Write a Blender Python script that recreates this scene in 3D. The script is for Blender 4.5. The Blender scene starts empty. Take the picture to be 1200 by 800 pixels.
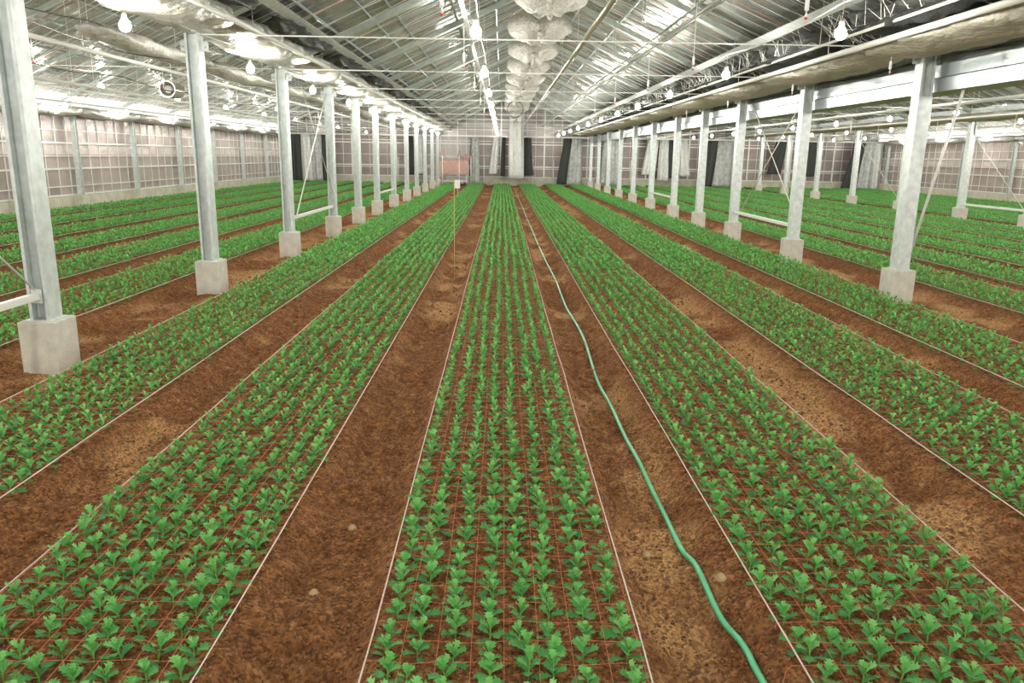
import bpy, math, random
import numpy as np
from mathutils import Matrix, Vector
random.seed(7); rng = np.random.default_rng(7)
S = bpy.context.scene
COL = S.collection
PI = math.pi

# ------------------------------------------------------------------ camera
H = 1.75; FPX = 902.76; PITCH, ROLL, YAW = 0.236096, 0.0154212, 0.0162888
cp, sp, cy, sy = math.cos(PITCH), math.sin(PITCH), math.cos(YAW), math.sin(YAW)
FW = np.array([sy*cp, cy*cp, -sp]); RT = np.array([cy, -sy, 0.]); UP = np.cross(RT, FW)
cr, sr = math.cos(ROLL), math.sin(ROLL)
RT, UP = cr*RT+sr*UP, -sr*RT+cr*UP
cam = bpy.data.cameras.new('camera'); camo = bpy.data.objects.new('camera', cam); COL.objects.link(camo)
cam.sensor_width = 36; cam.lens = FPX/1200*36; cam.clip_end = 200; cam.clip_start = .05
camo.matrix_world = Matrix(((RT[0], UP[0], -FW[0], 0), (RT[1], UP[1], -FW[1], 0), (RT[2], UP[2], -FW[2], H), (0, 0, 0, 1)))
S.camera = camo

def proj(P):
    P = np.atleast_2d(np.asarray(P, float))-np.array([0, 0, H]); d = P@FW
    return 600+FPX*(P@RT)/d, 400-FPX*(P@UP)/d, d

# ------------------------------------------------------------------ materials
M = {}
def mat(name, col, rough=.6, metal=0., bump=0., bscale=30., var=0., vscale=8., spec=.5, trans=0., emit=0., stretch=(1, 1, 1), col2=None, coat=0.):
    m = bpy.data.materials.new(name); m.use_nodes = True; nt = m.node_tree; b = nt.nodes['Principled BSDF']
    b.inputs['Base Color'].default_value = (*col, 1); b.inputs['Roughness'].default_value = rough
    b.inputs['Metallic'].default_value = metal; b.inputs['Specular IOR Level'].default_value = spec
    tc = nt.nodes.new('ShaderNodeTexCoord'); mp = nt.nodes.new('ShaderNodeMapping'); mp.inputs['Scale'].default_value = stretch
    nt.links.new(tc.outputs['Object'], mp.inputs[0])
    if var or col2:
        n = nt.nodes.new('ShaderNodeTexNoise'); n.inputs['Scale'].default_value = vscale; n.inputs['Detail'].default_value = 5
        r = nt.nodes.new('ShaderNodeValToRGB'); c2 = col2 or tuple(min(1, c*(1+var)) for c in col); c1 = tuple(c*(1-var) for c in col)
        r.color_ramp.elements[0].position = .35; r.color_ramp.elements[1].position = .65
        r.color_ramp.elements[0].color = (*c1, 1); r.color_ramp.elements[1].color = (*c2, 1)
        nt.links.new(mp.outputs[0], n.inputs[0]); nt.links.new(n.outputs[0], r.inputs[0]); nt.links.new(r.outputs[0], b.inputs['Base Color'])
    if bump:
        n = nt.nodes.new('ShaderNodeTexNoise'); n.inputs['Scale'].default_value = bscale; n.inputs['Detail'].default_value = 4
        bp = nt.nodes.new('ShaderNodeBump'); bp.inputs['Strength'].default_value = bump; bp.inputs['Distance'].default_value = .05
        nt.links.new(mp.outputs[0], n.inputs[0]); nt.links.new(n.outputs[0], bp.inputs['Height']); nt.links.new(bp.outputs[0], b.inputs['Normal'])
    if emit:
        b.inputs['Emission Color'].default_value = (1, .97, .9, 1); b.inputs['Emission Strength'].default_value = emit
    if trans: b.inputs['Transmission Weight'].default_value = trans
    M[name] = m; return m
mat('galvanised', (.62, .67, .65), .42, .3, .06, 25, .12, 10)
mat('galvanised_dark', (.36, .42, .40), .4, .6, .06, 25, .15, 10)
mat('white_steel', (.80, .81, .76), .35, .1)
mat('silver_rail', (.62, .62, .57), .35, .6)
mat('olive_rail', (.60, .60, .50), .25, .7)
mat('concrete', (.60, .58, .50), .9, 0, .25, 60, .10, 9)
mat('sill_concrete', (.56, .55, .44), .9, 0, .2, 40, .12, 3)
mat('roof_film', (.52, .51, .46), .25, .7, .5, 2.2, .16, 1.4, stretch=(1, .35, 1))
mat('end_wall', (.30, .245, .225), .35, .1, .3, 3, .15, 1.2)
mat('pink_wall', (.47, .39, .37), .2, .15, .5, 3, .12, 1.2)
mat('gable_wall', (.27, .25, .23), .3, .4, .3, 3, .15, 1.5)
mat('white_plastic', (.52, .52, .46), .34, 0, 1.0, 11, .06, 6)
mat('beige_plastic', (.56, .545, .46), .45, 0, 1.0, 10, .10, 5)
mat('bag_film', (.80, .79, .72), .35, .1, .9, 26, .16, 22)
mat('shade_cloth', (.05, .055, .05), .7, 0, .6, 20)
mat('grey_cloth', (.50, .52, .50), .6, .1, .4, 14, .2, 6)
mat('white_cloth', (.72, .73, .70), .6, 0, .4, 14, .1, 6)
mat('red_cord', (.62, .17, .08), .7)
mat('roof_red', (.55, .22, .15), .6)
mat('white_string', (.66, .58, .52), .7)
mat('white_wire', (.8, .8, .75), .5)
mat('black_wire', (.03, .03, .03), .6)
mat('hose_green', (.10, .52, .26), .4, 0, 0, 10, .12, 5)
mat('stem', (.16, .40, .07), .6)
mat('socket', (.35, .32, .28), .5)
mat('red_plastic', (.7, .06, .05), .4)
mat('stake', (.62, .50, .20), .7)
mat('card', (.85, .87, .88), .5)
mat('pink_sheet', (.60, .22, .15), .35, 0, .6, 12, .22, 7)
mat('rust', (.40, .12, .08), .6, 0, .3, 20, .3, 9)
mat('grey_film', (.42, .45, .43), .2, .3, .5, 4, .12, 3)
mat('crumb', (.30, .15, .07), .95, 0, 0, 10, .55, 60)
mat('stone', (.46, .32, .17), .9, 0, .5, 30, .25, 20)
mat('fan_grey', (.12, .12, .11), .4, .5)
mat('gutter_metal', (.36, .40, .40), .3, .7, .2, 6, .08, 4, stretch=(1, .3, 1))
mat('bulb_light', (1, 1, 1), .3, emit=1)
BULB_E = 400.
M['bulb_light'].node_tree.nodes['Principled BSDF'].inputs['Emission Strength'].default_value = BULB_E

def soil_mat():
    m = bpy.data.materials.new('soil'); m.use_nodes = True; nt = m.node_tree; N = nt.nodes.new; L = nt.links.new
    b = nt.nodes['Principled BSDF']; b.inputs['Roughness'].default_value = .95; b.inputs['Specular IOR Level'].default_value = .15
    tc = N('ShaderNodeTexCoord')
    def noise(sc, det=6, rough=.6):
        n = N('ShaderNodeTexNoise'); n.inputs['Scale'].default_value = sc; n.inputs['Detail'].default_value = det; n.inputs['Roughness'].default_value = rough
        L(tc.outputs['Object'], n.inputs[0]); return n
    def ramp(n, stops):
        r = N('ShaderNodeValToRGB'); e = r.color_ramp.elements
        while len(e) < len(stops): e.new(.5)
        for k, (p, c) in enumerate(stops): e[k].position = p; e[k].color = (*c, 1)
        L(n.outputs[0], r.inputs[0]); return r
    def mix(f, a, c, mode='MIX'):
        x = N('ShaderNodeMix'); x.data_type = 'RGBA'; x.blend_type = mode
        if isinstance(f, float): x.inputs[0].default_value = f
        else: L(f, x.inputs[0])
        L(a, x.inputs[6]); L(c, x.inputs[7]); return x.outputs[2]
    a = ramp(noise(14), [(.30, (.15, .064, .026)), (.55, (.26, .120, .050)), (.75, (.40, .21, .10))])
    dry = ramp(noise(2.3), [(.0, (.48, .275, .13)), (1, (.60, .37, .18))])
    at = N('ShaderNodeAttribute'); at.attribute_name = 'dry'
    c = mix(at.outputs['Fac'], a.outputs[0], dry.outputs[0])
    v = N('ShaderNodeTexVoronoi'); v.inputs['Scale'].default_value = 75; L(tc.outputs['Object'], v.inputs[0])
    vr = N('ShaderNodeValToRGB'); vr.color_ramp.elements[0].position = 0; vr.color_ramp.elements[1].position = 1
    sep = N('ShaderNodeSeparateColor'); L(v.outputs['Color'], sep.inputs[0])
    vr.color_ramp.elements[0].color = (.45, .4, .35, 1); vr.color_ramp.elements[1].color = (1.7, 1.65, 1.5, 1); L(sep.outputs[0], vr.inputs[0])
    c = mix(.8, c, vr.outputs[0], 'MULTIPLY')
    L(c, b.inputs['Base Color'])
    n1 = noise(40, 8, .7); n2 = noise(9, 6); ad = N('ShaderNodeMath'); ad.operation = 'MULTIPLY_ADD'; ad.inputs[1].default_value = 2.2
    L(n2.outputs[0], ad.inputs[0]); L(n1.outputs[0], ad.inputs[2])
    ad2 = N('ShaderNodeMath'); ad2.operation = 'MULTIPLY_ADD'; ad2.inputs[1].default_value = -.7; L(v.outputs['Distance'], ad2.inputs[0]); L(ad.outputs[0], ad2.inputs[2])
    bp = N('ShaderNodeBump'); bp.inputs['Strength'].default_value = .9; bp.inputs['Distance'].default_value = .022
    L(ad2.outputs[0], bp.inputs['Height']); L(bp.outputs[0], b.inputs['Normal'])
    M['soil'] = m
soil_mat()

def leaf_mat():
    m = bpy.data.materials.new('leaf'); m.use_nodes = True; nt = m.node_tree; N = nt.nodes.new; L = nt.links.new
    b = nt.nodes['Principled BSDF']; b.inputs['Roughness'].default_value = .5; b.inputs['Specular IOR Level'].default_value = .35
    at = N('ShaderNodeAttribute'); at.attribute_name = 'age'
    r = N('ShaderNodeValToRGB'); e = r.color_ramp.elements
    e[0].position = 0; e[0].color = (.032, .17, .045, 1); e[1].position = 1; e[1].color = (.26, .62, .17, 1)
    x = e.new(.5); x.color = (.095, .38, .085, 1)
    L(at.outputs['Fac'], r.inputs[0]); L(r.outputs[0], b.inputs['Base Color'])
    t = N('ShaderNodeBsdfTranslucent'); L(r.outputs[0], t.inputs[0]); mx = N('ShaderNodeMixShader'); mx.inputs[0].default_value = .22
    L(b.outputs[0], mx.inputs[1]); L(t.outputs[0], mx.inputs[2]); L(mx.outputs[0], nt.nodes['Material Output'].inputs[0])
    M['leaf'] = m
leaf_mat()

# ------------------------------------------------------------------ mesh helpers
class MB:
    def __init__(s): s.v = []; s.f = []; s.mi = []; s.cur = 0
    def add(s, vs, fs):
        o = len(s.v); s.v += [tuple(v) for v in vs]; s.f += [tuple(i+o for i in f) for f in fs]; s.mi += [s.cur]*len(fs); return s
    def box(s, x0, x1, y0, y1, z0, z1):
        return s.add([(x0, y0, z0), (x1, y0, z0), (x1, y1, z0), (x0, y1, z0), (x0, y0, z1), (x1, y0, z1), (x1, y1, z1), (x0, y1, z1)],
                     [(0, 3, 2, 1), (4, 5, 6, 7), (0, 1, 5, 4), (1, 2, 6, 5), (2, 3, 7, 6), (3, 0, 4, 7)])
    def bar(s, a, b, w, h=None, n=4, up=(0, 0, 1)):
        """bar or tube from a to b; n=4 makes a w x h rectangle, larger n a round tube of diameter w"""
        a = Vector(a); b = Vector(b); d = (b-a).normalized(); u = Vector(up)
        if abs(d.dot(u)) > .98: u = Vector((0, 1, 0))
        r = d.cross(u).normalized(); u = r.cross(d); h = h or w
        if n == 4: off = [(-w/2, -h/2), (w/2, -h/2), (w/2, h/2), (-w/2, h/2)]
        else: off = [(w/2*math.cos(2*PI*k/n), h/2*math.sin(2*PI*k/n)) for k in range(n)]
        vs = [p+r*x+u*y for p in (a, b) for x, y in off]
        return s.add(vs, [(k, (k+1) % n, n+(k+1) % n, n+k) for k in range(n)]+[tuple(range(n))[::-1], tuple(range(n, 2*n))])
    def tube(s, pts, r, n=6):
        pts = [Vector(p) for p in pts]; vs = []; R = r if isinstance(r, (list, tuple)) else [r]*len(pts)
        for i, p in enumerate(pts):
            d = (pts[min(i+1, len(pts)-1)]-pts[max(i-1, 0)]).normalized(); u = Vector((0, 0, 1)) if abs(d.z) < .95 else Vector((0, 1, 0))
            a = d.cross(u).normalized(); b = a.cross(d)
            vs += [p+a*(R[i]*math.cos(2*PI*k/n))+b*(R[i]*math.sin(2*PI*k/n)) for k in range(n)]
        fs = [(i*n+k, i*n+(k+1) % n, (i+1)*n+(k+1) % n, (i+1)*n+k) for i in range(len(pts)-1) for k in range(n)]
        m = (len(pts)-1)*n
        return s.add(vs, fs+[tuple(range(n))[::-1], tuple(range(m, m+n))])
    def lathe(s, prof, n=16, c=(0, 0, 0)):
        vs = [(c[0]+r*math.cos(2*PI*k/n), c[1]+r*math.sin(2*PI*k/n), c[2]+z) for r, z in prof for k in range(n)]
        fs = [(i*n+k, i*n+(k+1) % n, (i+1)*n+(k+1) % n, (i+1)*n+k) for i in range(len(prof)-1) for k in range(n)]
        m = (len(prof)-1)*n
        return s.add(vs, fs+[tuple(range(n))[::-1], tuple(range(m, m+n))])
    def rings(s, rings, caps=True):
        n = len(rings[0]); vs = [p for r in rings for p in r]
        fs = [(i*n+k, i*n+(k+1) % n, (i+1)*n+(k+1) % n, (i+1)*n+k) for i in range(len(rings)-1) for k in range(n)]
        m = (len(rings)-1)*n
        return s.add(vs, fs+([tuple(range(n))[::-1], tuple(range(m, m+n))] if caps else []))
    def mesh(s, name, m, smooth=False):
        me = bpy.data.meshes.new(name); me.from_pydata(s.v, [], s.f)
        for q in (m if isinstance(m, (list, tuple)) else [m]): me.materials.append(M[q])
        if any(s.mi): me.polygons.foreach_set('material_index', s.mi)
        if smooth: me.polygons.foreach_set('use_smooth', [True]*len(s.f))
        me.update(); return me
    def build(s, name, m, parent=None, smooth=False, loc=None, kind=None, bevel=0):
        o = bpy.data.objects.new(name, s.mesh(name, m, smooth)); COL.objects.link(o)
        if parent: o.parent = parent
        if loc: o.location = loc
        if kind: o['kind'] = kind
        if bevel:
            b = o.modifiers.new('bevel', 'BEVEL'); b.width = bevel; b.segments = 2; b.limit_method = 'ANGLE'
        return o

def tag(o, label, cat, group=None):
    o['label'] = label; o['category'] = cat
    if group: o['group'] = group
    return o
def empty(name, loc, label, cat, group=None):
    o = bpy.data.objects.new(name, None); COL.objects.link(o); o.location = loc; o.empty_display_size = .1
    return tag(o, label, cat, group)
def copy_tree(o, loc, label, group=None):
    r = o.copy(); COL.objects.link(r); r.location = loc; r['label'] = label
    if group: r['group'] = group
    for ch in list(o.children):
        c = ch.copy(); COL.objects.link(c); c.parent = r
        for g in list(ch.children):
            d = g.copy(); COL.objects.link(d); d.parent = c
    return r
def struct(o): o['kind'] = 'structure'; return o
ORD = ['', 'first', 'second', 'third', 'fourth', 'fifth', 'sixth', 'seventh', 'eighth', 'ninth', 'tenth', 'eleventh', 'twelfth', 'thirteenth', 'fourteenth', 'fifteenth', 'sixteenth', 'seventeenth', 'eighteenth', 'nineteenth', 'twentieth']
def vnoise(x, y, seed=0):
    r = np.random.default_rng(seed).random((256, 256))
    xi = np.floor(x).astype(int); yi = np.floor(y).astype(int); fx = x-xi; fy = y-yi
    fx = fx*fx*(3-2*fx); fy = fy*fy*(3-2*fy); g = lambda a, b: r[a % 256, b % 256]
    return (g(xi, yi)*(1-fx)+g(xi+1, yi)*fx)*(1-fy)+(g(xi, yi+1)*(1-fx)+g(xi+1, yi+1)*fx)*fy

# ------------------------------------------------------------------ layout
YS = [6.46, 10.25, 14.15, 17.9, 21.1, 24.3, 28.1, 32.0, 35.8, 39.75, 43.8, 47.6]    # frame lines
YM = [8.05, 11.9, 15.7, 19.3, 22.6, 26.2, 30.1, 34.0, 37.8, 41.7, 45.6]              # mid bays
XW = [-13.2, -3.85, 5.36, 14.4, 23.6]                                              # walls and column rows
YB, Y0 = 49.7, -2.5
BEDS = [(-.45, .51, 'the centre bed')]
BEDS += [(-1.94, -1.0, 'the first bed left of the centre bed'), (1.055, 2.05, 'the first bed right of the centre bed'),
         (-3.41, -2.475, 'the second bed left of the centre bed'), (2.61, 3.58, 'the second bed right of the centre bed'),
         (4.09, 5.05, 'the bed just inside the right column row')]
for k in range(6): BEDS.append((-4.4-1.5*k-.95, -4.4-1.5*k, 'the %s bed beyond the left column row' % ORD[k+1]))
for k in range(6): BEDS.append((6.09+1.42*k, 6.09+1.42*k+.95, 'the %s bed beyond the right column row' % ORD[k+1]))
for k in range(6): BEDS.append((15.1+1.38*k, 15.1+1.38*k+.95, 'the %s bed from the right wall' % ORD[6-k]))
YE = 48.9
be = np.array([(a, b) for a, b, _ in BEDS])

def ground(x, y):
    """soil height: raised beds at 0, trodden paths sunk between them"""
    d = np.max(np.minimum(x[..., None]-be[:, 0], be[:, 1]-x[..., None]), axis=-1)     # >0 inside a bed
    d = d+.03*(vnoise(x*3, y*3, 5)-.5)
    t = np.clip((d+.16)/.17, 0, 1); t = t*t*(3-2*t)
    z = -.10*(1-t)
    p = 1-t
    z = z+p*(.080*(vnoise(x*2.6+9, y*2.9, 1)-.5)+.030*(vnoise(x*7, y*8, 2)-.5))
    z = z+(.012+.018*p)*(vnoise(x*20, y*20, 3)-.5)+(.009+.010*p)*(vnoise(x*45, y*45, 4)-.5)
    return z, p

def build_floor():
    xs = np.concatenate([np.arange(-13.6, -5.5, .09), np.arange(-5.5, -2.6, .045), np.arange(-2.6, 3.7, .024), np.arange(3.7, 6.5, .045), np.arange(6.5, 24.1, .09)])
    ys = [-3., -1.5, 0, .8]; y = 1.4
    while y < 50.2: ys.append(y); y += max(.016, .0062*y)
    ys = np.array(ys); X, Y = np.meshgrid(xs, ys); Z, P = ground(X, Y)
    m = (Y > 1.3)*(Y < 2.2)*(np.abs(X) < 6); Z = np.where(m & False, 0, Z)
    nx, ny = len(xs), len(ys)
    v = np.stack([X, Y, Z], -1).reshape(-1, 3).astype(np.float32)
    i = np.arange(ny-1)[:, None]*nx+np.arange(nx-1)[None, :]; f = np.stack([i, i+1, i+1+nx, i+nx], -1).reshape(-1, 4)
    dn = vnoise(X*1.6+30, Y*1.1, 11)*.6+vnoise(X*5, Y*4, 12)*.4
    zr = np.clip((Z+.055)/.05, 0, 1)
    dry = np.clip((dn-.50)/.16, 0, 1)*P*.72*np.clip(1.2-zr*.5, 0, 1)
    dry = dry.reshape(-1)
    o = np_obj('floor', v, f, 'soil', smooth=True); o['kind'] = 'structure'
    a = o.data.attributes.new('dry', 'FLOAT', 'POINT'); a.data.foreach_set('value', dry.astype(np.float32))
def np_obj(name, v, f, m, smooth=False, age=None):
    me = bpy.data.meshes.new(name); me.vertices.add(len(v)); me.vertices.foreach_set('co', np.ascontiguousarray(v, np.float32).ravel())
    k = f.shape[1]; me.loops.add(f.size); me.loops.foreach_set('vertex_index', np.ascontiguousarray(f, np.int32).ravel())
    me.polygons.add(len(f)); me.polygons.foreach_set('loop_start', np.arange(len(f), dtype=np.int32)*k)
    if smooth: me.polygons.foreach_set('use_smooth', np.ones(len(f), bool))
    if age is not None:
        a = me.attributes.new('age', 'FLOAT', 'POINT'); a.data.foreach_set('value', age.astype(np.float32))
    me.materials.append(M[m]); me.update(calc_edges=True); me.validate()
    o = bpy.data.objects.new(name, me); COL.objects.link(o); return o
build_floor()

# ------------------------------------------------------------------ seedlings
LEAF_HI = [(0, .05), (.20, .07), (.36, .36), (.44, .15), (.58, .54), (.68, .22), (.80, .44), (.88, .16), (1.0, .05)]
LEAF_MID = [(0, .06), (.38, .38), (.50, .18), (.70, .50), (.82, .24), (1.0, .08)]
LEAF_LO = [(0, .10), (.60, .48), (1.0, .14)]
def leaf(prof, Ln, az, el0, el1, base, age, roll=0.):
    """one lobed leaf curving from elevation el0 to el1, folded a little along its midrib"""
    n = len(prof); V = []; A = []; x = z = 0; pt = 0; ca, sa = math.cos(az), math.sin(az)
    for k, (t, w) in enumerate(prof):
        e = el0+(el1-el0)*(pt+t)/2; x += math.cos(e)*(t-pt)*Ln; z += math.sin(e)*(t-pt)*Ln; pt = t
        hw = w*Ln*.72
        e2 = el0+(el1-el0)*t; nx, nz = -math.sin(e2), math.cos(e2)
        lift = .38*hw; fwd = .55*hw
        for s in (-1, 0, 1):
            px = x+(nx*lift+math.cos(e2)*fwd)*abs(s); pz = z+(nz*lift+math.sin(e2)*fwd)*abs(s); py = s*hw; pz += roll*py
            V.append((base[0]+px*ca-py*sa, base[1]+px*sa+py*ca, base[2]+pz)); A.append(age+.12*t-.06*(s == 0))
    F = []
    for k in range(n-1):
        a = k*3; F += [(a, a+1, a+4, a+3), (a+1, a+2, a+5, a+4)]
    return V, A, F
def plant(seed, lod):
    r = random.Random(seed); prof = [LEAF_HI, LEAF_MID, LEAF_LO][lod]; V = []; A = []; F = []
    hgt = r.uniform(.050, .068); nl = [9, 7, 5][lod]; a0 = r.uniform(0, 6.28)
    for k in range(nl):
        q = k/(nl-1); az = a0+k*2.4+r.uniform(-.35, .35)
        Ln = (.060-.020*q)*r.uniform(.82, 1.18)*(1.12 if lod == 2 else 1)
        e0 = .45+.95*q+r.uniform(-.15, .15); e1 = e0-.75+.25*q
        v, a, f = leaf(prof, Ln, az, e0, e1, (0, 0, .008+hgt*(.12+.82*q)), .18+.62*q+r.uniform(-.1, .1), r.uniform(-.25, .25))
        o = len(V); V += v; A += a; F += [tuple(i+o for i in g) for g in f]
    return np.array(V), np.array(A), np.array(F), hgt
VAR = [[plant(100*l+k, l) for k in range(14)] for l in range(3)]
def scatter():
    allp = []
    for bi, (a, b, nm) in enumerate(BEDS):
        w = (b-a)/8
        for r_ in range(8):
            ys = np.arange(1.416, YE, .121)
            n = len(ys); wob = .010*np.sin(ys*.9+r_*1.7+bi)
            xs = a+w*(r_+.5)+wob+rng.normal(0, .010, n); yy = ys+rng.normal(0, .012, n)
            zz, _ = ground(xs, yy); px, py, d = proj(np.stack([xs, yy, zz+.05], 1))
            ok = (d > .3) & (px > -650) & (px < 1850) & (py < 1250) & (rng.random(n) > .012)
            vis = (d > .3) & (px > 2) & (px < 1198) & (py < 797)
            for i in np.nonzero(ok)[0]: allp.append((bi, r_, yy[i], xs[i], zz[i], d[i], vis[i]))
    return allp
P = scatter()
order = sorted([i for i, p in enumerate(P) if p[6]], key=lambda i: P[i][5])
hero = set(order[:300])
# individual seedlings, the nearest 300
stem_me = {}; leaf_me = {}
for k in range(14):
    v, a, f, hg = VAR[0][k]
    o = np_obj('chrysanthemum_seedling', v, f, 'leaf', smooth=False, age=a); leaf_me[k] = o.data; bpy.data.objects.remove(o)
    s = MB(); s.tube([(0, 0, -.012), (.001, .001, hg*.5), (0, 0, hg*.95)], [.0028, .0024, .0016], 6); stem_me[k] = s.mesh('stem', 'stem', True)
rows = {}
for i in hero: rows.setdefault((P[i][0], P[i][1]), []).append(i)
SHORT = {0: 'the centre bed', 1: 'the bed left of centre', 2: 'the bed right of centre', 3: 'the second bed left of centre', 4: 'the second bed right of centre'}
for (bi, r_), idx in rows.items():
    idx.sort(key=lambda i: P[i][2])
    for n_, i in enumerate(idx):
        _, _, y, x, z, d, _ = P[i]; k = rng.integers(0, 14)
        o = bpy.data.objects.new('chrysanthemum_seedling', leaf_me[k]); COL.objects.link(o); o.location = (x, y, z)
        sc = rng.uniform(.9, 1.22); o.scale = (sc, sc, sc*rng.uniform(.95, 1.1)); o.rotation_euler = (rng.normal(0, .07), rng.normal(0, .07), rng.uniform(0, 6.28))
        tag(o, 'green seedling, %s from the front, %s row from left, %s' % (ORD[n_+1] if n_ < 20 else str(n_+1), ORD[r_+1], SHORT.get(bi, 'outer bed')), 'seedling', 'young chrysanthemums nearest the front')
        s = bpy.data.objects.new('stem', stem_me[k]); COL.objects.link(s); s.parent = o
# all the others as one planting
VV = []; AA = []; FF = []; off = 0
bylod = [[], [], []]
for i, p in enumerate(P):
    if i in hero: continue
    bylod[0 if p[5] < 4.6 else 1 if p[5] < 12 else 2].append(i)
for l in range(3):
    for k in range(14):
        idx = np.array(bylod[l][k::14], int)
        if not len(idx): continue
        v, a, f, _ = VAR[l][k]; n = len(idx)
        pos = np.array([(P[i][3], P[i][2], P[i][4]) for i in idx]); th = rng.uniform(0, 6.28, n); sc = rng.uniform(.88, 1.22, n)*(1.0 if l < 2 else 1.08)
        c, s = np.cos(th)*sc, np.sin(th)*sc
        X = v[None, :, 0]*c[:, None]-v[None, :, 1]*s[:, None]+pos[:, 0:1]; Y = v[None, :, 0]*s[:, None]+v[None, :, 1]*c[:, None]+pos[:, 1:2]; Z = v[None, :, 2]*(sc*1.03)[:, None]+pos[:, 2:3]
        VV.append(np.stack([X, Y, Z], -1).reshape(-1, 3)); AA.append((a[None, :]+rng.normal(0, .07, n)[:, None]).reshape(-1))
        FF.append((f[None]+(off+np.arange(n)*len(v))[:, None, None]).reshape(-1, 4)); off += n*len(v)
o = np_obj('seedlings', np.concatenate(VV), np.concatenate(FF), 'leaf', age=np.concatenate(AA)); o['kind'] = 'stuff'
tag(o, 'rows of young green chrysanthemum seedlings filling the soil beds to the far wall', 'seedlings')

# ------------------------------------------------------------------ plant nets and edge strings
def cord(mb, pts, r, n=3): mb.tube(pts, r, n)
for bi, (a, b, nm) in enumerate(BEDS):
    net = MB(); w = (b-a)/8; zc = .055
    ystart = 1.35 if bi < 6 else 4.0
    for k in range(9):
        x = a+w*k; pts = []; y = ystart
        while y < YE: pts.append((x+random.uniform(-.003, .003), y, zc+random.uniform(-.004, .004))); y += .35+.04*y
        pts.append((x, YE, zc)); cord(net, pts, .0013)
    y = ystart; ex = .05
    while y < YE:
        near = y < 9 and bi < 3
        n = 12 if near else 3; e1, e2 = (random.uniform(.005, .09) if random.random() < .55 else .006 for _ in range(2))
        sk = random.uniform(-.01, .01)
        pts = []
        for k in range(n+1):
            t = k/n; x = a+(b-a)*t; pts.append((x, y+sk*(t-.5)+(random.uniform(-.006, .006) if near else 0), zc+(random.uniform(-.005, .005) if near else 0)))
        if near or (y < 14 and bi < 5):
            pts = [(a-e1, y+e1*random.uniform(-.8, .8), zc-.02-e1*.3), (a-e1*.7, y+e1*random.uniform(-.2, .4), zc-.006-e1*.1)]+[(a-e1*.4, y, zc-.005)]+pts+[(b+e2*.4, y, zc-.005), (b+e2*.7, y+e2*random.uniform(-.2, .4), zc-.006-e2*.1), (b+e2, y+e2*random.uniform(-.8, .8), zc-.02-e2*.3)]
        cord(net, pts, .0011); y += .121*1.0 if y < 22 else .242
    o = net.build('plant_net', 'red_cord'); tag(o, 'red square-mesh plant net stretched low over %s' % nm, 'net', 'plant nets')
    for x, sd in ((a-.004, 'left'), (b+.004, 'right')):
        if sd == 'left' and x > 6 and bi > 12 or (sd == 'right' and x < -8): pass
        s = MB(); pts = []; y = ystart
        while y < YE: pts.append((x+random.uniform(-.004, .004)+.006*math.sin(y*.4+x), y, zc+.006+random.uniform(-.003, .003))); y += .5+.05*y
        pts.append((x, YE, zc)); s.tube(pts, .0031, 6)
        o = s.build('edge_string', 'white_string', smooth=True); tag(o, 'taut white string along the %s edge of %s' % (sd, nm), 'string', 'bed edge strings')

# ------------------------------------------------------------------ hose
hp = [(.73, 48.5), (.76, 36), (.775, 28), (.79, 20.6), (.80, 15.1), (.84, 11.9), (.83, 9.36), (.86, 7.64), (.84, 6.38), (.86, 5.67), (.86, 4.84), (.87, 4.21), (.89, 3.76), (.89, 3.39), (.91, 3.2), (.92, 2.82), (.95, 2.6), (.955, 2.3), (1.0, 1.5), (1.0, .6)]
def smooth_path(p, sub=6):
    out = []; p = np.array(p)
    for i in range(len(p)-1):
        p0, p1, p2, p3 = p[max(i-1, 0)], p[i], p[i+1], p[min(i+2, len(p)-1)]
        for k in range(sub):
            t = k/sub; out.append(.5*((2*p1)+(-p0+p2)*t+(2*p0-5*p1+4*p2-p3)*t*t+(-p0+3*p1-3*p2+p3)*t**3))
    out.append(p[-1]); return np.array(out)
q = smooth_path(hp, 8)[::-1]
def gz(x, y): return float(ground(np.array([x]), np.array([y]))[0][0])
zs = np.array([max(gz(a, b), gz(a+.01, b), gz(a-.01, b)) for a, b in q]); ker = np.hanning(13)/np.hanning(13).sum()
zs = np.convolve(np.pad(zs, 6, 'edge'), ker, 'valid')
h = MB(); h.tube([(a, b, z+.018) for (a, b), z in zip(q, zs)], .0125, 10)
tag(h.build('garden_hose', 'hose_green', smooth=True), 'long green garden hose lying along the dirt path right of the centre bed', 'hose')

# ------------------------------------------------------------------ stones, clods
def blob(r, seed, n=(7, 5), sq=(1, 1, .7)):
    g = random.Random(seed); mb = MB(); rings = []
    for i in range(1, n[1]):
        t = PI*i/n[1]; rings.append([(r*sq[0]*math.sin(t)*math.cos(2*PI*k/n[0])*g.uniform(.8, 1.15), r*sq[1]*math.sin(t)*math.sin(2*PI*k/n[0])*g.uniform(.8, 1.15), -r*sq[2]*math.cos(t)*g.uniform(.85, 1.1)) for k in range(n[0])])
    return mb.rings(rings)
stones = [(-3.58, 6.15, .045, 'pale stone at the foot of the nearest left column'), (-3.45, 9.75, .05, 'tan stone on the soil before the second left column footing'),
          (-3.62, 9.6, .04, 'small tan stone left of its twin before the second left column footing'), (-3.15, 10.6, .035, 'pale stone just right of the second left column footing'),
          (-.72, 3.5, .022, 'tan stone in the path between the centre bed and the bed left of it'),
          (-.78, 2.95, .022, 'rounded pale stone lying near the front in the path left of the centre bed'),
          (.98, 3.02, .028, 'brown clod beside the green hose near the front'), (.72, 3.35, .025, 'small pale stone left of the green hose'),
          (4.98, 9.9, .05, 'tan clod before the nearest right column footing')]
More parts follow.
